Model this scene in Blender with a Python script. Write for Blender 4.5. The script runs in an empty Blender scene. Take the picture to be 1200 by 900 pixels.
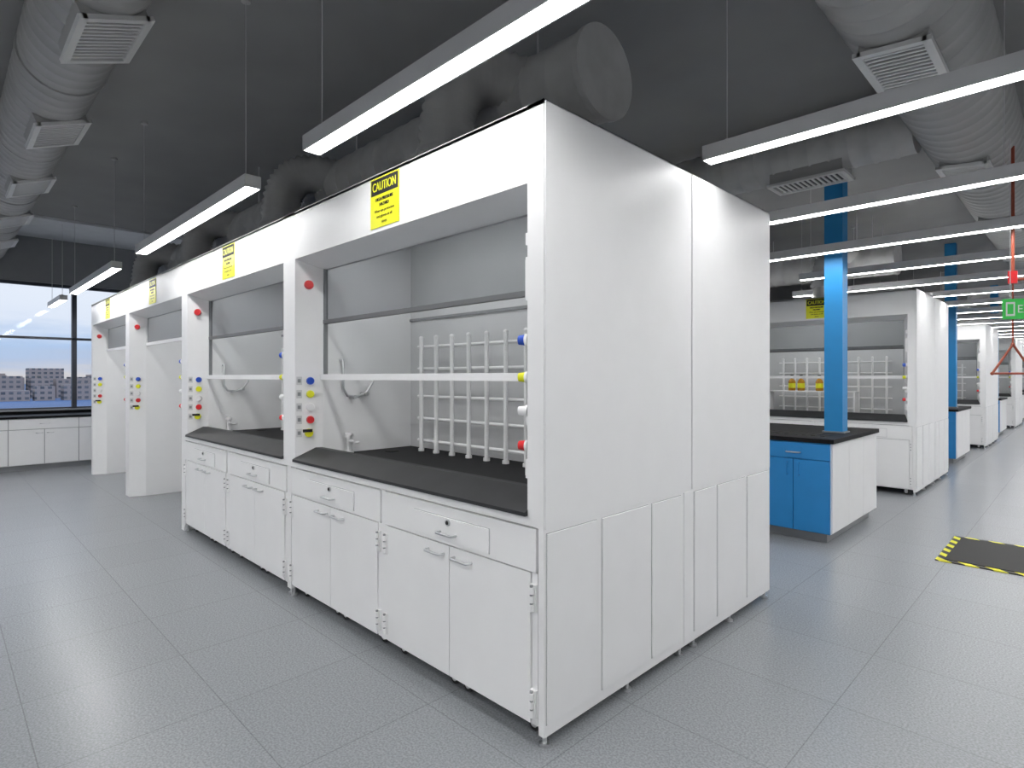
import bpy, math, random
from mathutils import Vector, Matrix
random.seed(7)
S = bpy.context.scene
COL = S.collection

# ------------------------------------------------------------------ materials
def newmat(name):
    m = bpy.data.materials.new(name); m.use_nodes = True
    nt = m.node_tree
    return m, nt, nt.nodes['Principled BSDF']

def pmat(name, col, rough=0.4, metal=0.0, var=0.03, scale=6.0, bump=0.0, bscale=200.0, spec=0.5, coat=0.0):
    m, nt, b = newmat(name)
    n = nt.nodes.new('ShaderNodeTexNoise'); n.inputs['Scale'].default_value = scale
    tc = nt.nodes.new('ShaderNodeTexCoord'); nt.links.new(tc.outputs['Object'], n.inputs['Vector'])
    r = nt.nodes.new('ShaderNodeValToRGB')
    r.color_ramp.elements[0].position = 0.3; r.color_ramp.elements[1].position = 0.7
    r.color_ramp.elements[0].color = tuple(max(0, c*(1-var)) for c in col)+(1,)
    r.color_ramp.elements[1].color = tuple(min(1, c*(1+var)) for c in col)+(1,)
    nt.links.new(n.outputs['Fac'], r.inputs['Fac']); nt.links.new(r.outputs['Color'], b.inputs['Base Color'])
    b.inputs['Roughness'].default_value = rough; b.inputs['Metallic'].default_value = metal
    b.inputs['Specular IOR Level'].default_value = spec
    b.inputs['Coat Weight'].default_value = coat
    if bump > 0:
        n2 = nt.nodes.new('ShaderNodeTexNoise'); n2.inputs['Scale'].default_value = bscale
        nt.links.new(tc.outputs['Object'], n2.inputs['Vector'])
        bp = nt.nodes.new('ShaderNodeBump'); bp.inputs['Strength'].default_value = bump
        bp.inputs['Distance'].default_value = 0.002
        nt.links.new(n2.outputs['Fac'], bp.inputs['Height']); nt.links.new(bp.outputs['Normal'], b.inputs['Normal'])
    return m

def emat(name, col, st):
    m, nt, b = newmat(name)
    b.inputs['Base Color'].default_value = (0.9, 0.9, 0.9, 1)
    b.inputs['Emission Color'].default_value = col+(1,)
    b.inputs['Emission Strength'].default_value = st
    return m

def glassmat(name, tint, gl=0.06, rough=0.04):
    m = bpy.data.materials.new(name); m.use_nodes = True
    nt = m.node_tree; nt.nodes.clear()
    o = nt.nodes.new('ShaderNodeOutputMaterial')
    t = nt.nodes.new('ShaderNodeBsdfTransparent'); t.inputs['Color'].default_value = tint+(1,)
    g = nt.nodes.new('ShaderNodeBsdfGlossy'); g.inputs['Roughness'].default_value = rough
    mx = nt.nodes.new('ShaderNodeMixShader'); mx.inputs['Fac'].default_value = gl
    nt.links.new(t.outputs[0], mx.inputs[1]); nt.links.new(g.outputs[0], mx.inputs[2])
    nt.links.new(mx.outputs[0], o.inputs['Surface'])
    return m

M = {}
M['white'] = pmat('powder_coated_white', (0.86, 0.863, 0.865), 0.40, bump=0.08, bscale=350, var=0.01, spec=0.4)
M['rod'] = pmat('white_coated_rod', (0.90, 0.90, 0.90), 0.35, var=0.01)
M['liner'] = pmat('liner_grey_white', (0.64, 0.648, 0.655), 0.45, var=0.03)
M['black'] = pmat('black_epoxy', (0.007, 0.007, 0.008), 0.55, var=0.3, scale=30, spec=0.15)
M['airfoil'] = pmat('airfoil_black', (0.030, 0.031, 0.033), 0.5, var=0.1, spec=0.3)
M['grey'] = pmat('grey_metal', (0.28, 0.29, 0.30), 0.4, metal=0.3)
M['rail'] = pmat('sash_rail_grey', (0.13, 0.135, 0.14), 0.5)
M['gap'] = pmat('joint_grey', (0.36, 0.37, 0.38), 0.6)
M['steel'] = pmat('brushed_steel', (0.62, 0.63, 0.64), 0.3, metal=0.9)
M['rubber'] = pmat('dark_rubber', (0.018, 0.018, 0.018), 0.6, spec=0.3)
M['red'] = pmat('red_plastic', (0.70, 0.015, 0.02), 0.35)
M['blue'] = pmat('blue_plastic', (0.02, 0.09, 0.55), 0.35)
M['yellow'] = pmat('yellow_plastic', (0.80, 0.80, 0.015), 0.35)
M['cyan'] = pmat('bench_blue_paint', (0.018, 0.235, 0.57), 0.4, var=0.03)
M['colblue'] = pmat('column_blue_paint', (0.018, 0.245, 0.57), 0.45, var=0.03)
M['ceil'] = pmat('ceiling_dark_paint', (0.34, 0.34, 0.338), 0.85, var=0.05, scale=1.5, spec=0.2)
M['ductdark'] = pmat('duct_dark_paint', (0.50, 0.50, 0.496), 0.6, var=0.08, spec=0.3)
M['slot'] = pmat('grille_shadow_dark', (0.07, 0.07, 0.07), 0.7)
M['grille'] = pmat('grille_light_grey', (0.72, 0.72, 0.71), 0.5)
M['duct'] = pmat('duct_galvanised', (0.40, 0.40, 0.395), 0.5, metal=0.05, var=0.08, scale=3)
M['wall'] = pmat('wall_paint', (0.70, 0.71, 0.72), 0.7, var=0.02)
M['walldark'] = pmat('wall_dark_paint', (0.24, 0.245, 0.25), 0.7)
M['ceil_lit'] = pmat('ceiling_painted_window_light', (0.70, 0.72, 0.74), 0.5)  # paler than the ceiling: window light painted into the colour
M['mull'] = pmat('mullion_dark', (0.05, 0.055, 0.07), 0.4)
M['lamp'] = emat('lamp_diffuser', (1.0, 0.99, 0.985), 26.5)
M['hoodlamp'] = emat('hood_lamp_diffuser', (1.0, 1.0, 1.0), 7.0)
M['lampbody'] = pmat('lamp_aluminium', (0.66, 0.66, 0.67), 0.4, metal=0.05)
M['sash_up'] = glassmat('sash_glass_grey', (0.72, 0.73, 0.74), 0.03, 0.25)
M['sash_lo'] = glassmat('sash_glass_clear', (0.97, 0.975, 0.975), 0.012, 0.1)
M['winglass'] = glassmat('window_glass', (0.95, 0.97, 0.99), 0.015)
M['amber'] = pmat('amber_glass', (0.50, 0.24, 0.015), 0.15)
M['green'] = emat('exit_green', (0.05, 0.75, 0.12), 0.12); M['green'].node_tree.nodes['Principled BSDF'].inputs['Base Color'].default_value = (0.03, 0.42, 0.06, 1)
M['orange'] = pmat('brownish_red_paint', (0.34, 0.07, 0.035), 0.45)

# floor
def floor_mat():
    m, nt, b = newmat('floor_speckled_tile')
    tc = nt.nodes.new('ShaderNodeTexCoord')
    mp = nt.nodes.new('ShaderNodeMapping'); mp.inputs['Location'].default_value = (-0.063, 0.127, 0)
    nt.links.new(tc.outputs['Object'], mp.inputs['Vector'])
    v = nt.nodes.new('ShaderNodeTexNoise'); v.inputs['Scale'].default_value = 110; v.inputs['Detail'].default_value = 2
    nt.links.new(tc.outputs['Object'], v.inputs['Vector'])
    r = nt.nodes.new('ShaderNodeValToRGB'); e = r.color_ramp.elements
    e[0].position = 0.36; e[0].color = (0.215, 0.228, 0.245, 1)
    e[1].position = 0.66; e[1].color = (0.308, 0.324, 0.344, 1)
    nt.links.new(v.outputs['Fac'], r.inputs['Fac'])
    br = nt.nodes.new('ShaderNodeTexBrick'); br.offset = 0; br.squash = 1
    br.inputs['Scale'].default_value = 1; br.inputs['Brick Width'].default_value = 0.66; br.inputs['Row Height'].default_value = 0.66
    br.inputs['Mortar Size'].default_value = 0.0026; br.inputs['Mortar Smooth'].default_value = 0.2
    br.inputs['Color1'].default_value = (0.97, 0.97, 0.97, 1); br.inputs['Color2'].default_value = (1, 1, 1, 1)
    br.inputs['Mortar'].default_value = (0.70, 0.70, 0.71, 1)
    nt.links.new(mp.outputs[0], br.inputs['Vector'])
    mx = nt.nodes.new('ShaderNodeMix'); mx.data_type = 'RGBA'; mx.blend_type = 'MULTIPLY'; mx.inputs['Factor'].default_value = 1
    nt.links.new(r.outputs['Color'], mx.inputs['A']); nt.links.new(br.outputs['Color'], mx.inputs['B'])
    nt.links.new(mx.outputs['Result'], b.inputs['Base Color'])
    b.inputs['Roughness'].default_value = 0.27
    return m
M['floor'] = floor_mat()

def hazard_mat():
    m, nt, b = newmat('hazard_stripes')
    tc = nt.nodes.new('ShaderNodeTexCoord')
    w = nt.nodes.new('ShaderNodeTexWave'); w.wave_type = 'BANDS'; w.bands_direction = 'DIAGONAL'
    w.inputs['Scale'].default_value = 3.6
    nt.links.new(tc.outputs['Object'], w.inputs['Vector'])
    r = nt.nodes.new('ShaderNodeValToRGB'); r.color_ramp.interpolation = 'CONSTANT'
    r.color_ramp.elements[0].color = (0.02, 0.02, 0.02, 1); r.color_ramp.elements[1].position = 0.5
    r.color_ramp.elements[1].color = (0.75, 0.73, 0.03, 1)
    nt.links.new(w.outputs['Fac'], r.inputs['Fac']); nt.links.new(r.outputs['Color'], b.inputs['Base Color'])
    b.inputs['Roughness'].default_value = 0.6
    return m
M['hazard'] = hazard_mat()

def facade_mat():
    m, nt, b = newmat('city_facades')
    tc = nt.nodes.new('ShaderNodeTexCoord')
    sp = nt.nodes.new('ShaderNodeSeparateXYZ'); nt.links.new(tc.outputs['Object'], sp.inputs[0])
    cb = nt.nodes.new('ShaderNodeCombineXYZ'); nt.links.new(sp.outputs['Y'], cb.inputs['X']); nt.links.new(sp.outputs['Z'], cb.inputs['Y'])
    br = nt.nodes.new('ShaderNodeTexBrick'); br.offset = 0; br.inputs['Scale'].default_value = 1
    br.inputs['Brick Width'].default_value = 3.4; br.inputs['Row Height'].default_value = 3.0
    br.inputs['Mortar Size'].default_value = 0.8
    br.inputs['Color1'].default_value = (0.10, 0.11, 0.13, 1); br.inputs['Color2'].default_value = (0.24, 0.24, 0.25, 1)
    br.inputs['Mortar'].default_value = (0.46, 0.38, 0.34, 1)
    nt.links.new(cb.outputs[0], br.inputs['Vector']); nt.links.new(br.outputs['Color'], b.inputs['Base Color'])
    b.inputs['Roughness'].default_value = 0.8
    return m
M['facade'] = facade_mat()
M['water'] = pmat('blue_ground', (0.12, 0.22, 0.42), 0.6, var=0.15, scale=0.02)

# ------------------------------------------------------------------ builder
class B:
    def __init__(s): s.v = []; s.f = []; s.m = []; s.sm = []; s.mats = []
    def mi(s, k):
        if k not in s.mats: s.mats.append(k)
        return s.mats.index(k)
    def face(s, idx, k, smooth=False):
        s.f.append(idx); s.m.append(s.mi(k)); s.sm.append(smooth)
    def box(s, x0, x1, y0, y1, z0, z1, k, mat=None):
        x0, x1 = sorted((x0, x1)); y0, y1 = sorted((y0, y1)); z0, z1 = sorted((z0, z1))
        n = len(s.v)
        p = [Vector((x, y, z)) for z in (z0, z1) for y in (y0, y1) for x in (x0, x1)]
        if mat is not None: p = [mat @ q for q in p]
        s.v += [tuple(q) for q in p]
        for q in ((0, 2, 3, 1), (4, 5, 7, 6), (0, 1, 5, 4), (2, 6, 7, 3), (0, 4, 6, 2), (1, 3, 7, 5)):
            s.face([n+i for i in q], k)
    def prism(s, poly, a0, a1, axis, k):
        n = len(s.v); L = len(poly)
        for a in (a0, a1):
            for (p, q) in poly:
                s.v.append({'x': (a, p, q), 'z': (p, q, a), 'y': (p, a, q)}[axis])
        s.face([n+i for i in range(L)][::-1], k); s.face([n+L+i for i in range(L)], k)
        for i in range(L):
            j = (i+1) % L
            s.face([n+i, n+j, n+L+j, n+L+i], k)
    def rings(s, pts, rads, k, n=16, caps=True):
        """generalised tube; pts list of Vector, rads radius per point"""
        pts = [Vector(p) for p in pts]
        base = len(s.v); prev = None
        for i, p in enumerate(pts):
            if i == 0: t = pts[1]-p
            elif i == len(pts)-1: t = p-pts[i-1]
            else: t = (pts[i+1]-p).normalized()+(p-pts[i-1]).normalized()
            t.normalize()
            if prev is None:
                a = Vector((0, 0, 1)) if abs(t.z) < 0.9 else Vector((1, 0, 0))
                u = t.cross(a).normalized()
            else:
                u = (prev - t*prev.dot(t)).normalized()
            prev = u; w = t.cross(u)
            for j in range(n):
                a = 2*math.pi*j/n
                s.v.append(tuple(p+(u*math.cos(a)+w*math.sin(a))*rads[i]))
        for i in range(len(pts)-1):
            for j in range(n):
                a = base+i*n+j; b_ = base+i*n+(j+1) % n
                s.face([a, b_, b_+n, a+n], k, True)
        if caps:
            for i in (0, len(pts)-1):
                c = len(s.v)
                s.v += [s.v[base+i*n+j] for j in range(n)]
                q = list(range(c, c+n))
                s.face(q if i else q[::-1], k)
    def cyl(s, p0, p1, r, k, n=14, r1=None):
        s.rings([p0, p1], [r, r if r1 is None else r1], k, n)
    def sphere(s, c, r, k, n=12):
        pts = []; rr = []
        for i in range(9):
            a = math.pi*i/8
            pts.append((c[0], c[1], c[2]-r*math.cos(a))); rr.append(max(0.0005, r*math.sin(a)))
        s.rings(pts, rr, k, n, caps=False)
    def obj(s, name, bevel=0.0, parent=None, loc=None):
        me = s.mesh(name)
        return place(me, name, bevel=bevel, parent=parent, loc=loc)
    def mesh(s, name):
        me = bpy.data.meshes.new(name)
        me.from_pydata(s.v, [], s.f)
        for k in s.mats: me.materials.append(M[k])
        me.polygons.foreach_set('material_index', s.m)
        me.polygons.foreach_set('use_smooth', s.sm)
        import bmesh
        bm = bmesh.new(); bm.from_mesh(me); bmesh.ops.recalc_face_normals(bm, faces=bm.faces); bm.to_mesh(me); bm.free()
        me.update()
        return me

def place(me, name, loc=None, rotz=0, scale=None, bevel=0.0, parent=None):
    o = bpy.data.objects.new(name, me); COL.objects.link(o)
    if loc: o.location = loc
    o.rotation_euler[2] = rotz
    if scale: o.scale = scale
    if parent: o.parent = parent
    if bevel > 0:
        md = o.modifiers.new('bevel', 'BEVEL'); md.width = bevel; md.segments = 2
        md.limit_method = 'ANGLE'; md.angle_limit = math.radians(50)
    return o

_tc = {}
def text_geo(body):
    if body in _tc: return _tc[body]
    cu = bpy.data.curves.new('t', 'FONT'); cu.body = body; cu.size = 1; cu.align_x = 'CENTER'
    ob = bpy.data.objects.new('t', cu); COL.objects.link(ob)
    bpy.context.view_layer.update()
    me = bpy.data.meshes.new_from_object(ob.evaluated_get(bpy.context.evaluated_depsgraph_get()))
    vs = [tuple(v.co) for v in me.vertices]; fs = [list(p.vertices) for p in me.polygons]
    bpy.data.objects.remove(ob); bpy.data.curves.remove(cu); bpy.data.meshes.remove(me)
    _tc[body] = (vs, fs); return _tc[body]

def add_text(b, body, cx, y, z, width, height, k):
    vs, fs = text_geo(body)
    xs = [v[0] for v in vs]; ys = [v[1] for v in vs]
    sx = width/(max(xs)-min(xs)); sy = height/(max(ys)-min(ys))
    mx = (max(xs)+min(xs))/2; my = min(ys)
    n = len(b.v)
    b.v += [(cx+(v[0]-mx)*sx, y, z+(v[1]-my)*sy) for v in vs]
    for f in fs: b.face([n+i for i in f], k)

# ------------------------------------------------------------------ fume hood
W = 2.35; D = 1.2; H = 2.62

def cabinet(b, x0, x1):
    # x0 > x1 ; front at y=0
    b.box(x0, x1, 0.0165, 0.62, 0.075, 0.885, 'white')
    g = 0.004
    b.box(x0-0.036, x1+0.036, 0.0150, 0.0166, 0.08, 0.885, 'gap')
    b.box(x0, x0-0.032, 0.004, 0.0166, 0.08, 0.700, 'white'); b.box(x1, x1+0.032, 0.004, 0.0166, 0.08, 0.700, 'white')
    b.box(x0-g, x1+g, -0.004, 0.0145, 0.705, 0.881, 'white')       # drawer
    cx = (x0+x1)/2
    b.box(cx-0.283, cx+0.283, -0.0045, -0.004, 0.722, 0.835, 'gap')
    b.box(cx-0.28, cx+0.28, -0.011, -0.0045, 0.725, 0.832, 'white')  # raised label panel
    b.cyl((cx, -0.018, 0.812), (cx, -0.009, 0.812), 0.016, 'steel')
    b.cyl((cx, -0.020, 0.812), (cx, -0.017, 0.812), 0.010, 'rubber')
    handle(b, cx, 0.760, -0.011)
    # doors
    b.box(x0-0.035, cx+g/2, -0.004, 0.0145, 0.085, 0.699, 'white')
    b.box(cx-g/2, x1+0.035, -0.004, 0.0145, 0.085, 0.699, 'white')
    handle(b, cx+0.10, 0.655, -0.004); handle(b, cx-0.10, 0.655, -0.004)
    for hx in (x0-0.018, x1+0.018):
        for hz in (0.60, 0.17):
            b.box(hx-0.015, hx+0.015, -0.008, 0.015, hz-0.055, hz+0.055, 'white')
            for q in range(3):
                b.cyl((hx, -0.015, hz-0.050+q*0.035), (hx, -0.015, hz-0.023+q*0.035), 0.011, 'white', 8)
                b.cyl((hx, -0.015, hz-0.023+q*0.035), (hx, -0.015, hz-0.015+q*0.035), 0.007, 'grey', 8)
    # leg rails and casters
    for cxx in (x0-0.08, cx-0.05, cx+0.05, x1+0.08):
        b.cyl((cxx, 0.07, 0.035), (cxx, 0.10, 0.035), 0.033, 'rubber', 14)
        b.cyl((cxx, 0.066, 0.035), (cxx, 0.07, 0.035), 0.018, 'steel', 14)
        b.box(cxx-0.018, cxx+0.018, 0.065, 0.105, 0.035, 0.078, 'steel')

def handle(b, cx, z, y):
    pts = [(cx-0.06, y, z), (cx-0.06, y-0.022, z), (cx-0.052, y-0.03, z), (cx+0.052, y-0.03, z), (cx+0.06, y-0.022, z), (cx+0.06, y, z)]
    b.rings(pts, [0.0065]*6, 'steel', 8)

def controls(b, left, bits):
    # left chamfer from (-W+0.09,0) to (-W+0.155,0.17) ; right chamfer mirrored
    if left: o = Vector((-W+0.085, 0, 0)); t = Vector((0.065, 0.17, 0)); n = Vector((0.934, -0.357, 0))
    else: o = Vector((-0.095, 0, 0)); t = Vector((-0.065, 0.17, 0)); n = Vector((-0.934, -0.357, 0))
    for (z, c, r, a) in bits:
        p = o+t*a; p.z = z
        b.cyl(p, p+n*0.012, r*1.1, 'white', 18)
        b.cyl(p+n*0.012, p+n*0.042, r, c, 18, r*0.85)
        if a > 0.4 and z < 1.8:
            q = o+t*0.16; q.z = z
            mt = Matrix.Translation(q) @ Matrix(((t.normalized().x, 0, n.x, 0), (t.normalized().y, 0, n.y, 0), (0, 1, 0, 0), (0, 0, 0, 1)))
            b.box(-0.018, 0.018, -0.028, 0.028, 0, 0.006, 'liner', mt)
            b.box(-0.010, 0.010, -0.012, 0.012, 0.006, 0.008, 'grey', mt)

def hood(walkin=False, lattice=True):
    b = B()
    zb = 0.0 if walkin else 0.926
    for sgn in (0, 1):
        fx = (lambda x: x) if sgn == 0 else (lambda x: -W-x)
        poly = [(fx(0), 0), (fx(-0.09), 0), (fx(-0.155), 0.17), (fx(-0.155), 0.95), (fx(0), 0.95)]
        b.prism(poly, zb, H, 'z', 'white')
        b.box(fx(0), fx(-0.02), 0.95, D, 0.05 if not walkin else 0, H, 'white')
        if not walkin:
            b.box(fx(0), fx(-0.028), 0.0, 0.95, 0.05, 0.926, 'white')
            b.box(fx(-0.028), fx(-0.034), 0.006, 0.5, 0.075, 0.885, 'white')
            for yy in (0.03, 0.62, 1.12):
                b.cyl((fx(-0.022), yy, 0.0), (fx(-0.022), yy, 0.012), 0.022, 'steel')
                b.cyl((fx(-0.022), yy, 0.012), (fx(-0.022), yy, 0.055), 0.010, 'steel')
    # header
    b.prism([(0.0, 2.615), (0.0, 2.30), (0.17, 2.245), (0.215, 2.245), (0.215, 2.615)], -0.09, -W+0.09, 'x', 'white')
    b.box(-0.0, -W, 0.0, D, 2.60, H, 'white')
    # back liner, interior roof, rear skin
    b.box(-0.1, -W+0.1, 0.90, 0.95, zb if walkin else 0.96, 2.60, 'liner')
    b.box(-0.1, -W+0.1, 0.215, 0.95, 2.52, 2.60, 'liner')
    b.box(-0.0, -W, D-0.02, D, 0.05, H, 'white')
    # sash lamp on interior roof
    b.box(-0.4, -W+0.4, 0.24, 0.36, 2.505, 2.52, 'hoodlamp')
    # baffle slot
    b.box(-0.16, -W+0.16, 0.885, 0.90, 1.93, 1.95, 'grey')
    xl, xr = -W+0.155, -0.155
    if not walkin:
        # sash
        b.box(xr, xl, 0.186, 0.192, 1.89, 2.40, 'sash_up')
        b.box(xr, xl, 0.176, 0.180, 1.50, 1.89, 'sash_lo')
        b.box(xr, xl, 0.170, 0.200, 1.868, 1.894, 'rail')
        b.box(xr, xl, 0.150, 0.186, 1.482, 1.508, 'white')
        b.box(xr, xl, 0.150, 0.158, 1.508, 1.520, 'white')
        for x in (xr-0.006, xl+0.006):
            b.box(x-0.006, x+0.006, 0.172, 0.200, 1.5, 2.40, 'grey')
        # worktop and airfoil
        b.box(-0.03, -W+0.03, 0.10, 0.95, 0.93, 0.965, 'black')
        b.prism([(-0.018, 0.928), (-0.018, 0.944), (0.125, 1.018), (0.165, 1.018), (0.165, 1.000), (0.12, 0.99), (0.12, 0.928)], -0.088, -W+0.088, 'x', 'airfoil')
        b.box(-0.028, -W+0.028, 0.0, 0.2, 0.888, 0.926, 'white')
        # cup sink rim + small drains
        b.cyl((-W+0.32, 0.62, 0.965), (-W+0.32, 0.62, 0.970), 0.05, 'rubber')
        # white double gas outlet / faucet on the worktop
        xx, yo = -W+0.21, 0.34
        b.cyl((xx, yo, 0.965), (xx, yo, 0.985), 0.032, 'rod')
        b.cyl((xx, yo, 0.985), (xx, yo, 1.075), 0.019, 'rod')
        b.cyl((xx, yo, 1.075), (xx, yo, 1.095), 0.028, 'rod')
        b.cyl((xx-0.01, yo, 1.05), (xx+0.085, yo-0.01, 1.055), 0.011, 'rod', r1=0.008)
        b.cyl((xx, yo, 1.03), (xx-0.02, yo+0.085, 1.035), 0.011, 'rod', r1=0.008)
        b.box(xx-0.045, xx+0.045, yo-0.008, yo+0.008, 1.095, 1.108, 'rod')
        cabinet(b, -0.036, -1.157); cabinet(b, -1.193, -W+0.036)
        b.box(-1.157, -1.193, 0.004, 0.5, 0.075, 0.885, 'white')
        # lattice
        for i in range(9):
            x = -1.88+i*0.175
            b.cyl((x, 0.77, 0.985), (x, 0.77, 1.78), 0.0150, 'rod', 12)
            b.sphere((x, 0.77, 1.78), 0.017, 'rod', 10)
            b.cyl((x, 0.77, 0.965), (x, 0.77, 0.985), 0.022, 'rod', 10)
        for z in (1.04, 1.20, 1.36, 1.56, 1.72):
            b.cyl((-1.95, 0.795, z), (-0.42, 0.795, z), 0.0115, 'rod', 10)
        for x in (-1.88, -0.48):
            for z in (1.04, 1.72):
                b.cyl((x, 0.77, z), (x, 0.90, z), 0.009, 'white', 8)
        # gooseneck on the left wall
        x = xl
        b.rings([(x, 0.30, 1.62), (x+0.03, 0.30, 1.62), (x+0.04, 0.30, 1.60), (x+0.04, 0.30, 1.42), (x+0.045, 0.33, 1.37), (x+0.05, 0.40, 1.36), (x+0.05, 0.47, 1.38), (x+0.05, 0.52, 1.45), (x+0.05, 0.53, 1.47)], [0.010]*9, 'steel', 10)
        b.cyl((x, 0.47, 1.38), (x+0.08, 0.47, 1.38), 0.014, 'steel')
        b.cyl((x, 0.38, 1.36), (x+0.07, 0.38, 1.36), 0.014, 'steel')
    else:
        b.box(xr, xl, 0.186, 0.192, 1.93, 2.40, 'sash_up')
        b.box(xr, xl, 0.170, 0.200, 1.90, 1.935, 'white')
        b.box(xr, xl, 0.60, 0.90, 0.0, 0.03, 'grey')
    controls(b, True, [(2.13, 'red', 0.032, 0.5), (1.475, 'blue', 0.027, 0.55), (1.385, 'yellow', 0.027, 0.55), (1.295, 'white', 0.027, 0.55), (1.21, 'red', 0.027, 0.55), (1.12, 'yellow', 0.030, 0.5)])
    # black lever on the lowest valve
    p = Vector((-W+0.085, 0, 0))+Vector((0.065, 0.17, 0))*0.5+Vector((0.934, -0.357, 0))*0.044
    b.box(p.x-0.004, p.x+0.006, p.y-0.045, p.y+0.02, 1.128, 1.148, 'rubber')
    controls(b, False, [(1.655, 'blue', 0.024, 0.12), (1.50, 'yellow', 0.022, 0.12), (1.36, 'white', 0.022, 0.12), (1.215, 'red', 0.022, 0.12)])
    # right side switch plates on the chamfer edge
    for z0, z1 in ((2.05, 2.10), (1.82, 2.00), (1.30, 1.38), (1.08, 1.16)):
        b.box(-0.092, -0.112, 0.012, 0.035, z0, z1, 'white')
        b.box(-0.112, -0.118, 0.016, 0.031, z0+0.01, z1-0.01, 'grey' if z0 > 1.9 else 'white')
    return b

hood_std = hood().mesh('fume_hood')
hood_walk = hood(walkin=True).mesh('walk_in_fume_hood')

def caution():
    b = B()
    b.box(-0.139, 0.139, -0.003, 0, 0, 0.275, 'yellow')
    b.box(-0.130, 0.130, -0.0042, -0.003, 0.180, 0.266, 'rubber')
    for dx in (-0.0022, -0.0011, 0, 0.0011, 0.0022):
        add_text(b, 'CAUTION', dx, -0.0050-abs(dx)*0.1, 0.200, 0.225, 0.048, 'yellow')
        add_text(b, 'HIGH PRESSURE', dx, -0.0040-abs(dx)*0.1, 0.144, 0.17, 0.018, 'rubber')
        add_text(b, 'HAZARD', dx, -0.0040-abs(dx)*0.1, 0.114, 0.09, 0.018, 'rubber')
    for dx in (-0.0008, 0.0008):
        add_text(b, 'Wear eye protection', dx, -0.0040, 0.078, 0.19, 0.019, 'rubber')
        add_text(b, 'and gloves at all', dx, -0.0040, 0.048, 0.15, 0.019, 'rubber')
        add_text(b, 'times', dx, -0.0040, 0.020, 0.05, 0.015, 'rubber')
    return b.mesh('caution_sign')
caution_me = caution()

def put_hood(i, Y, walk=False, rear=False, bev=0.0):
    nm = 'walk_in_fume_hood' if walk else 'fume_hood'
    me = hood_walk if walk else hood_std
    if not rear:
        o = place(me, nm, (-W*i, Y, 0), bevel=bev)
    else:
        o = place(me, nm, (-W*(i+1), Y+2.3, 0), rotz=math.pi, scale=(1, 1.1/1.2, 1), bevel=0)
    place(caution_me, 'caution_sign', (-1.155, -0.001, 2.322), parent=o)
    return o

def side_cladding(parent):
    b = B()
    x = 0.0
    # upper panels
    b.box(x, x+0.006, 0.004, 1.205, 0.885, 2.612, 'white')
    b.box(x, x+0.006, 1.213, 2.296, 0.885, 2.612, 'white')
    # lower panels
    b.box(x, x+0.003, 0.0, 2.3, 0.05, 0.885, 'white')
    for a, c in ((0.012, 0.345), (0.385, 0.765), (0.80, 1.09), (1.235, 1.485), (1.515, 1.90), (1.93, 2.275)):
        b.box(x, x+0.004, a-0.003, c+0.003, 0.097, 0.871, 'gap')
        b.box(x, x+0.010, a, c, 0.10, 0.868, 'white')
    b.box(x, x+0.008, 1.12, 1.20, 0.06, 0.88, 'white')
    b.obj('side_cladding_panel', bevel=0.0025, loc=(0.001, 0, 0), parent=parent)

for i in range(4):
    o = put_hood(i, 0.0, walk=(i >= 2), bev=0.003 if i < 3 else 0)
    if i == 0: side_cladding(o)
    put_hood(i, 0.0, rear=True)
for Y, nh in ((7.0, 3), (13.8, 2), (20.6, 2), (27.4, 1)):
    for i in range(nh):
        o = put_hood(i, Y); put_hood(i, Y, rear=True)
        if i == 0: side_cladding(o)

# ------------------------------------------------------------------ benches with columns
def bench():
    b = B(); L = 4.4; d = 1.56
    b.box(-0.03, -L, 0.03, d-0.03, 0.09, 0.905, 'white')
    b.box(-0.08, -L+0.05, 0.09, d-0.09, 0.0, 0.09, 'grey')
    b.box(0.0, -L-0.03, 0.0, d, 0.905, 0.945, 'black')
    b.box(-0.034, -L, 0.018, 0.03, 0.09, 0.905, 'cyan')
    # front drawers/doors blue
    n = 14; w = (L-0.06)/n
    for i in range(n):
        a = -0.034-w*i; c = a-w+0.005
        b.box(a, c, 0.002, 0.018, 0.10, 0.745, 'cyan')
        if i % 2 == 0:
            b.box(a, c-w, 0.002, 0.018, 0.752, 0.895, 'cyan')
            b.box(c-0.07, c+0.07, -0.004, 0.002, 0.80, 0.86, 'cyan')
            handle(b, c, 0.81, 0.002)
        hx = c+0.05 if i % 2 == 0 else a-0.05
        b.rings([(hx, 0.002, 0.60), (hx, -0.028, 0.60), (hx, -0.028, 0.71), (hx, 0.002, 0.71)], [0.005]*4, 'cyan', 8)
    # end panels
    for a, c in ((0.03, 0.53), (0.536, 1.02), (1.026, 1.53)):
        b.box(-0.03, -0.018, a, c, 0.10, 0.90, 'white')
    # reagent mat on the top
    for i in range(12):
        b.box(-0.15-0.08*i, -0.19-0.08*i, 0.25, 0.55, 0.945, 0.95, 'rubber')
    return b.mesh('lab_bench')
bench_me = bench()
def column_short():
    b = B()
    b.box(-0.083, 0.083, -0.083, 0.083, 0.946, 3.95, 'colblue')
    b.box(-0.10, 0.10, -0.10, 0.10, 0.946, 0.96, 'grey')
    return b.mesh('service_column')
colshort = column_short()
for k in range(4):
    Y = 3.9+6.8*k
    place(bench_me, 'lab_bench', (-0.055, Y, 0), bevel=0.002 if k == 0 else 0)
    place(colshort, 'service_column', (-0.266, Y+0.81, 0))

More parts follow.
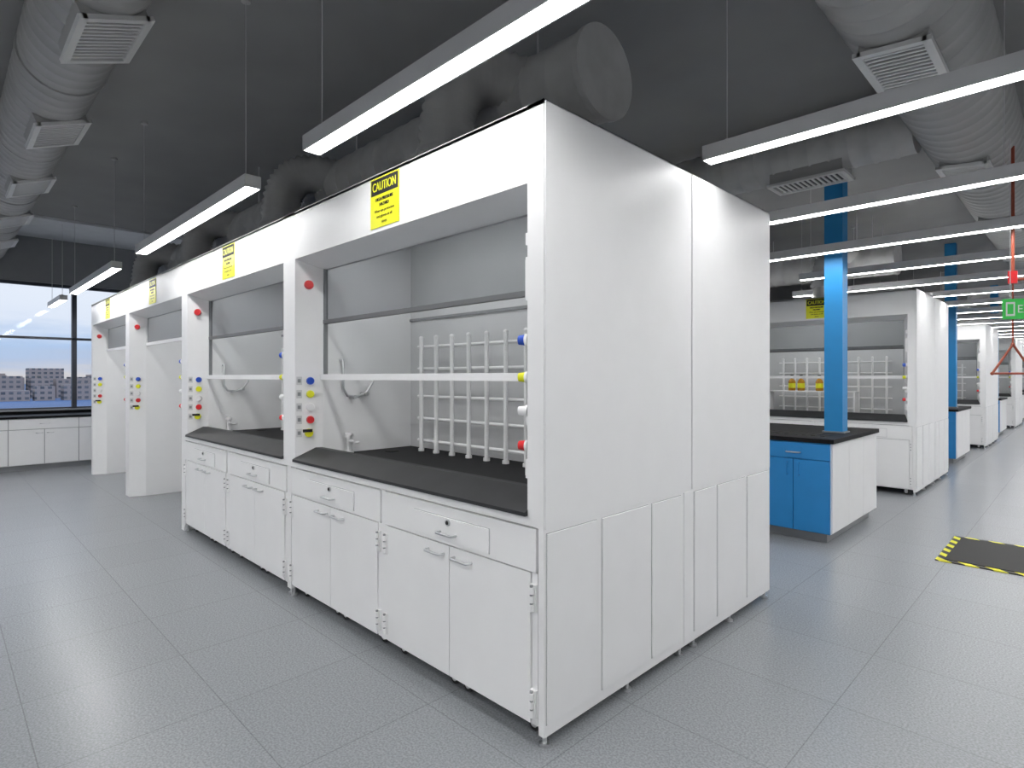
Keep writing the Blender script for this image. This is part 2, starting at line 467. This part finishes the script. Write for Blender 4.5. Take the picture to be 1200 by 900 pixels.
# bottles inside the second island's hood on a rack shelf
b = B()
b.box(-1.95, -0.75, 7.28, 7.50, 1.285, 1.30, 'white')
for xx in (-1.93, -0.77):
    b.box(xx-0.01, xx+0.01, 7.30, 7.48, 0.966, 1.285, 'white')
b.obj('bottle_shelf')
def bottle():
    b = B()
    prof = [(0, 0.045), (0.01, 0.05), (0.13, 0.05), (0.16, 0.038), (0.18, 0.017), (0.205, 0.017)]
    b.rings([(0, 0, z) for z, r in prof], [r for z, r in prof], 'amber', 16)
    b.rings([(0, 0, 0.205), (0, 0, 0.235)], [0.021, 0.021], 'rubber', 14)
    b.rings([(0, 0, 0.04), (0, 0, 0.11)], [0.0508, 0.0508], 'yellow', 16)
    return b.mesh('amber_bottle')
bt = bottle()
for x in (-1.62, -1.49, -1.24, -1.10):
    place(bt, 'amber_bottle', (x, 7.39, 1.30))

# ------------------------------------------------------------------ room shell
X0, X1, Y0, Y1, ZC = -11.3, 6.0, -6.5, 33.0, 3.95
def simple(name, x0, x1, y0, y1, z0, z1, k):
    b = B(); b.box(x0, x1, y0, y1, z0, z1, k); return b.obj(name)
simple('floor', X0-0.3, X1+0.3, Y0-0.3, Y1+0.3, -0.2, 0.0, 'floor')
simple('ceiling', X0-0.3, X1+0.3, Y0-0.3, Y1+0.3, ZC, ZC+0.2, 'ceil')
simple('wall_east', X1, X1+0.2, Y0, Y1, 0, ZC, 'wall')
simple('wall_north', X0, X1, Y1, Y1+0.2, 0, ZC, 'wall')
simple('wall_south', X0, X1, Y0-0.2, Y0, 0, ZC, 'wall')
simple('painted_lit_ceiling', X0, -9.7, Y0, 6.5, 3.91, ZC, 'ceil_lit')  # added thin slab, its pale colour stands in for window light on the ceiling
b = B()
b.box(X0-0.25, X0, Y0, Y1, 0, 0.92, 'wall')
b.box(X0-0.25, X0, Y0, Y1, 3.14, ZC, 'walldark')
b.box(X0-0.25, X0, 6.5, Y1, 0.92, 3.14, 'wall')
b.obj('wall_west')
b = B(); b.box(X0, X0+0.08, Y0, 6.5, 0.92, 0.95, 'grey'); b.obj('trim_1')
# windows
k = 1; y = 0.06-1.62*4
while y < 6.3:
    b = B(); x = X0-0.12; y2 = y+1.62
    b.box(x-0.04, x+0.06, y-0.035, y+0.035, 0.92, 3.14, 'mull')
    b.box(x-0.04, x+0.06, y, y2, 2.165, 2.205, 'mull')
    b.box(x-0.04, x+0.06, y, y2, 0.92, 0.97, 'mull')
    b.box(x-0.04, x+0.06, y, y2, 3.09, 3.14, 'mull')
    b.box(x, x+0.008, y+0.03, y2-0.03, 0.97, 3.09, 'winglass')
    b.obj('window_%d' % k); k += 1; y = y2

# window-side cabinets
b = B()
xf = -10.5
b.box(xf, X0+0.02, -6.3, 5.6, 0.09, 0.835, 'white')
b.box(xf-0.06, X0+0.02, -6.3, 5.6, 0.0, 0.09, 'grey')
b.box(xf+0.03, X0+0.005, -6.33, 5.63, 0.835, 0.87, 'black')
b.box(X0+0.03, X0+0.005, -6.33, 5.63, 0.87, 0.95, 'black')
yy = -6.3; 
while yy < 5.5:
    b.box(xf, xf+0.003, yy, yy+0.9, 0.095, 0.83, 'gap')
    b.box(xf, xf+0.016, yy+0.005, yy+0.895, 0.665, 0.825, 'white')
    for q in (0, 1):
        b.box(xf, xf+0.016, yy+0.005+q*0.448, yy+0.442+q*0.45, 0.10, 0.655, 'white')
        hy = yy+0.38+q*0.14
        b.rings([(xf+0.016, hy-0.04, 0.60+0.0), (xf+0.04, hy-0.04, 0.60), (xf+0.04, hy+0.04, 0.60), (xf+0.016, hy+0.04, 0.60)], [0.006]*4, 'steel', 8)
    b.rings([(xf+0.016, yy+0.39, 0.75), (xf+0.04, yy+0.39, 0.75), (xf+0.04, yy+0.51, 0.75), (xf+0.016, yy+0.51, 0.75)], [0.006]*4, 'steel', 8)
    yy += 0.9
b.obj('window_counter_cabinets')

# ------------------------------------------------------------------ linear pendant lamps
def lamp_mesh(L):
    b = B(); w = 0.05
    b.box(-L/2, L/2, -w, w, 0.012, 0.080, 'lampbody')
    b.box(-L/2, L/2, -w, -w+0.006, 0.0, 0.012, 'lampbody'); b.box(-L/2, L/2, w-0.006, w, 0.0, 0.012, 'lampbody')
    b.box(-L/2, -L/2+0.006, -w, w, 0, 0.012, 'lampbody'); b.box(L/2-0.006, L/2, -w, w, 0, 0.012, 'lampbody')
    b.box(-L/2+0.006, L/2-0.006, -w+0.006, w-0.006, 0.003, 0.012, 'lamp')
    for x in (-L/2+0.12, L/2-0.12):
        b.cyl((x, 0, 0.080), (x, 0, ZC-2.7), 0.0028, 'lampbody', 6)
        b.cyl((x, 0, 0.080), (x, 0, 0.10), 0.010, 'lampbody', 8)
        b.cyl((x, 0, ZC-2.7-0.02), (x, 0, ZC-2.7), 0.03, 'ductdark', 10)
    return b.mesh('linear_pendant_lamp')
_lm = {}
def lamp(x0, x1, y):
    L = round(x1-x0, 2)
    if L not in _lm: _lm[L] = lamp_mesh(L)
    place(_lm[L], 'linear_pendant_lamp', ((x0+x1)/2, y, 2.70))
for a, c in ((-1.40, 1.40), (-5.0, -2.2), (-8.85, -6.05), (-11.1, -9.75), (1.8, 4.6)):
    lamp(a, c, -0.30)
for y in (-2.1, -3.7, -5.3):
    for a in (-9.6, -6.1, -2.6, 0.9):
        lamp(a, a+3.3, y)
lamp(0.03, 3.23, 1.33)
y = 2.89; k = 0
while y < 31:
    for a in ((-2.0, 1.3), (1.45, 4.75)) if k < 2 else ((-1.6+0.3*(k % 3), 1.7+0.3*(k % 3)), (2.1, 5.4)):
        lamp(a[0], a[1], y)
    if y < 8: lamp(-5.8, -2.5, y)
    k += 1; y += 1.5

# ------------------------------------------------------------------ ducts
def duct_pts(p0, p1, r, pitch=0.13, rib=0.007):
    p0 = Vector(p0); p1 = Vector(p1); L = (p1-p0).length; d = (p1-p0)/L
    pts = []; rr = []; s = 0
    while s < L:
        for ds, k in ((0, 0), (pitch*0.82, 0), (pitch*0.88, rib), (pitch*0.94, rib)):
            if s+ds < L: pts.append(p0+d*(s+ds)); rr.append(r+k)
        s += pitch
    pts.append(p1); rr.append(r)
    return pts, rr
def diffuser(b, c, axis, nrm, L=0.5, Wd=0.26, k='grille'):
    a = Vector(axis).normalized(); n = Vector(nrm).normalized(); t = n.cross(a)
    mt = Matrix(((a.x, t.x, n.x, c[0]), (a.y, t.y, n.y, c[1]), (a.z, t.z, n.z, c[2]), (0, 0, 0, 1)))
    b.box(-L/2, L/2, -Wd/2, Wd/2, -0.10, 0.02, 'duct', mt)
    b.box(-L/2+0.025, L/2-0.025, -Wd/2+0.025, Wd/2-0.025, 0.02, 0.022, 'slot', mt)
    b.box(-L/2-0.02, L/2+0.02, -Wd/2-0.02, -Wd/2+0.02, 0.015, 0.04, k, mt); b.box(-L/2-0.02, L/2+0.02, Wd/2-0.02, Wd/2+0.02, 0.015, 0.04, k, mt)
    b.box(-L/2-0.02, -L/2+0.02, -Wd/2, Wd/2, 0.015, 0.04, k, mt); b.box(L/2-0.02, L/2+0.02, -Wd/2, Wd/2, 0.015, 0.04, k, mt)
    q = -L/2+0.045
    while q < L/2-0.03:
        b.box(q, q+0.020, -Wd/2+0.02, Wd/2-0.02, 0.026, 0.034, k, mt); q += 0.044
# left supply duct
b = B()
p, r = duct_pts((-11.2, -1.12, 3.63), (1.2, -1.12, 3.63), 0.24)
b.rings(p, r, 'duct', 40)
nr = Vector((0, 0.36, -0.93)).normalized()
for x in (-2.36, -4.14, -5.92, -7.7, -9.5):
    c = Vector((x, -1.14, 3.63))+nr*0.23
    diffuser(b, c, (1, 0, 0), nr, L=0.56, Wd=0.32)
for x in (-10.5, -8.6, -6.8, -5.0, -3.3, -1.5):
    b.rings([(x, -1.12, 3.63), (x+0.03, -1.12, 3.63)], [0.252, 0.252], 'duct', 40)
    b.cyl((x, -1.12, 3.85), (x, -1.12, ZC-0.001), 0.006, 'lampbody', 6)
b.obj('supply_air_duct')
# right supply duct
b = B()
p, r = duct_pts((0.84, 0.9, 3.58), (0.84, 31, 3.58), 0.32, pitch=0.16)
b.rings(p, r, 'duct', 40)
nr = Vector((-0.10, 0, -0.99)).normalized()
y = 2.15
while y < 30:
    diffuser(b, Vector((0.84, y, 3.58))+nr*0.315, (0, 1, 0), nr, L=0.6, Wd=0.32); y += 2.4
for i in range(12):
    b.cyl((0.84, 1.5+i*2.4, 3.88), (0.84, 1.5+i*2.4, ZC-0.001), 0.008, 'lampbody', 6)
b.obj('supply_air_duct')
# cross duct
b = B()
p, r = duct_pts((-10, 4.05, 3.60), (0.53, 4.05, 3.60), 0.23, pitch=0.16)
b.rings(p, r, 'ductdark', 32)
diffuser(b, Vector((-0.30, 4.05, 3.60-0.26)), (1, 0, 0), (0, 0, -1), L=0.62, Wd=0.30)
b.cyl((-1.0, 4.05, 3.8), (-1.0, 4.05, ZC-0.001), 0.006, 'lampbody', 6); b.cyl((-6.0, 4.05, 3.8), (-6.0, 4.05, ZC-0.001), 0.006, 'lampbody', 6)
b.obj('cross_air_duct')
# exhaust duct above the hoods with flexible branches
def exhaust(Y, n):
    b = B()
    xe = -0.40
    p, r = duct_pts((-W*n-0.2, 0.95, 3.22), (xe, 0.95, 3.22), 0.25, pitch=0.2, rib=0.006)
    b.rings(p, r, 'ductdark', 36)
    b.rings([(xe-0.02, 0.95, 3.22), (xe+0.02, 0.95, 3.22)], [0.262, 0.262], 'ductdark', 36)
    for i in range(n):
        x = -W*i-1.20; y0 = 0.45
        b.cyl((x, y0, H), (x, y0, H+0.03), 0.20, 'ductdark', 24)
        b.cyl((x, y0, H+0.03), (x, y0, H+0.20), 0.155, 'ductdark', 24)
        b.cyl((x, y0, H+0.19), (x, y0, H+0.23), 0.175, 'ductdark', 24)
        pts = []; rr = []
        N = 40
        for j in range(N+1):
            t = j/N
            P = [Vector((x, y0, H+0.22)), Vector((x, y0, H+0.22+0.42)), Vector((x+0.10, y0+0.08, 3.42)), Vector((x+0.35, 0.95, 3.25))]
            q = P[0]*(1-t)**3+P[1]*3*t*(1-t)**2+P[2]*3*t*t*(1-t)+P[3]*t**3
            pts.append(q); rr.append(0.146+(0.020 if j % 2 else 0))
        b.rings(pts, rr, 'ductdark', 24)
    for i in range(n+1):
        x = xe-0.5-i*2.2
        b.cyl((x, 0.95, 3.45), (x, 0.95, ZC-0.001), 0.008, 'lampbody', 6)
    b.obj('exhaust_duct', loc=(0, Y, 0))
exhaust(0, 4); exhaust(7.0, 3); exhaust(13.8, 2)

# coloured ceiling pipes far right
b = B()
for y, k_ in ((8.4, 'yellow'), (9.0, 'cyan')):
    b.cyl((-6, y, 3.35), (-0.6, y, 3.35), 0.04, k_, 12)
    for x in (-5, -2.5, -0.8): b.cyl((x, y, 3.38), (x, y, ZC-0.001), 0.006, 'lampbody', 6)
b.obj('ceiling_service_pipes')

# ------------------------------------------------------------------ emergency shower + sign + mat
b = B()
sx, sy = 1.10, 4.55
b.cyl((sx, sy, 2.36), (sx, sy, 3.40), 0.012, 'orange', 10)
b.cyl((sx+0.03, sy, 2.30), (sx+0.22, sy, 2.30), 0.012, 'orange', 10)
b.rings([(sx+0.22, sy, 2.40), (sx+0.22, sy, 2.36), (sx+0.22, sy, 2.29), (sx+0.22, sy, 2.27)], [0.03, 0.06, 0.13, 0.13], 'red', 20)
b.box(sx-0.03, sx+0.03, sy-0.03, sy+0.03, 2.27, 2.37, 'red')
b.cyl((sx, sy, 1.76), (sx, sy, 2.28), 0.006, 'orange', 8)
dv = Vector((0.707, 0.707, 0))
P = [Vector((sx, sy, 1.77)), Vector((sx, sy, 1.53))-dv*0.17, Vector((sx, sy, 1.53))+dv*0.17]
for i in range(3): b.cyl(P[i], P[(i+1) % 3], 0.009, 'orange', 8)
for q in P: b.sphere(q, 0.014, 'orange')
b.obj('emergency_shower')
b = B()
b.box(-0.02, 0.26, -0.012, 0.012, 1.96, 2.12, 'green')
b.box(-0.005, 0.055, -0.0135, -0.012, 1.985, 2.095, 'liner')
b.box(0.005, 0.045, -0.0145, -0.0135, 2.0, 2.08, 'green')
add_text(b, 'EXIT', 0.155, -0.0135, 2.01, 0.16, 0.06, 'liner')
b.cyl((0.03, 0, 2.12), (0.03, 0, ZC-0.38), 0.003, 'lampbody', 6)
b.cyl((0.21, 0, 2.12), (0.21, 0, ZC-0.40), 0.003, 'lampbody', 6)
o = b.obj('hanging_green_sign', loc=(sx-0.025, sy-0.25, 0)); o.rotation_euler[2] = math.radians(30)
b = B()
b.box(-0.53, 0.53, -0.5, 0.5, 0, 0.008, 'hazard')
b.box(-0.475, 0.475, -0.445, 0.445, 0.008, 0.012, 'rubber')
b.obj('safety_floor_mat', loc=(1.18, 4.57, 0.0))

# ------------------------------------------------------------------ outside
b = B(); b.box(-1500, -60, -1500, 1500, -12.5, -12, 'water'); b.obj('outside_ground')
b = B()
for row, (xx, h0, h1) in enumerate(((-420, 5, 11), (-470, 8, 15), (-540, 12, 21))):
    y = -420
    while y < 500:
        w = random.uniform(7, 22); h = random.uniform(h0, h1)
        b.box(xx-15, xx+random.uniform(-4, 4), y, y+w, -12, -12+h, 'facade')
        if random.random() < 0.5: b.box(xx-8, xx-3, y+w*0.3, y+w*0.55, -12+h, -12+h+1.6, 'facade')
        y += w+random.uniform(0, 4)
b.obj('city_skyline')

# world sky
w = bpy.data.worlds.new('World'); S.world = w; w.use_nodes = True
nt = w.node_tree; bg = nt.nodes['Background']
tc = nt.nodes.new('ShaderNodeTexCoord'); sp = nt.nodes.new('ShaderNodeSeparateXYZ')
nt.links.new(tc.outputs['Generated'], sp.inputs[0])
mp = nt.nodes.new('ShaderNodeMapping'); mp.inputs['Scale'].default_value = (6, 6, 40)
nt.links.new(tc.outputs['Generated'], mp.inputs[0])
ns = nt.nodes.new('ShaderNodeTexNoise'); ns.inputs['Scale'].default_value = 1.2; ns.inputs['Detail'].default_value = 5
nt.links.new(mp.outputs[0], ns.inputs['Vector'])
ma = nt.nodes.new('ShaderNodeMath'); ma.operation = 'MULTIPLY_ADD'; ma.inputs[1].default_value = 0.06
nt.links.new(ns.outputs['Fac'], ma.inputs[0]); nt.links.new(sp.outputs['Z'], ma.inputs[2])
r = nt.nodes.new('ShaderNodeValToRGB'); e = r.color_ramp.elements
e[0].position = 0.0; e[0].color = (0.46, 0.47, 0.50, 1)
e[1].position = 0.035; e[1].color = (0.70, 0.66, 0.66, 1)
for pos, c in ((0.055, (0.50, 0.58, 0.74)), (0.080, (0.47, 0.61, 0.83)), (0.105, (0.80, 0.85, 0.95)), (0.2, (0.90, 0.93, 0.99)), (1.0, (0.45, 0.62, 0.95))):
    q = e.new(pos); q.color = c+(1,)
nt.links.new(ma.outputs[0], r.inputs['Fac']); nt.links.new(r.outputs['Color'], bg.inputs['Color'])
bg.inputs['Strength'].default_value = 1.05

# ------------------------------------------------------------------ camera
cd = bpy.data.cameras.new('camera'); cam = bpy.data.objects.new('camera', cd); COL.objects.link(cam)
cam.location = (1.552, -1.732, 1.5); cam.rotation_euler = (math.pi/2, 0, math.radians(45.0))
cd.sensor_width = 36; cd.lens = 678/1200*36; cd.shift_y = -8/1200; cd.clip_end = 3000; cd.clip_start = 0.05
S.camera = cam
S.view_settings.view_transform = 'Standard'
S.view_settings.look = 'None'
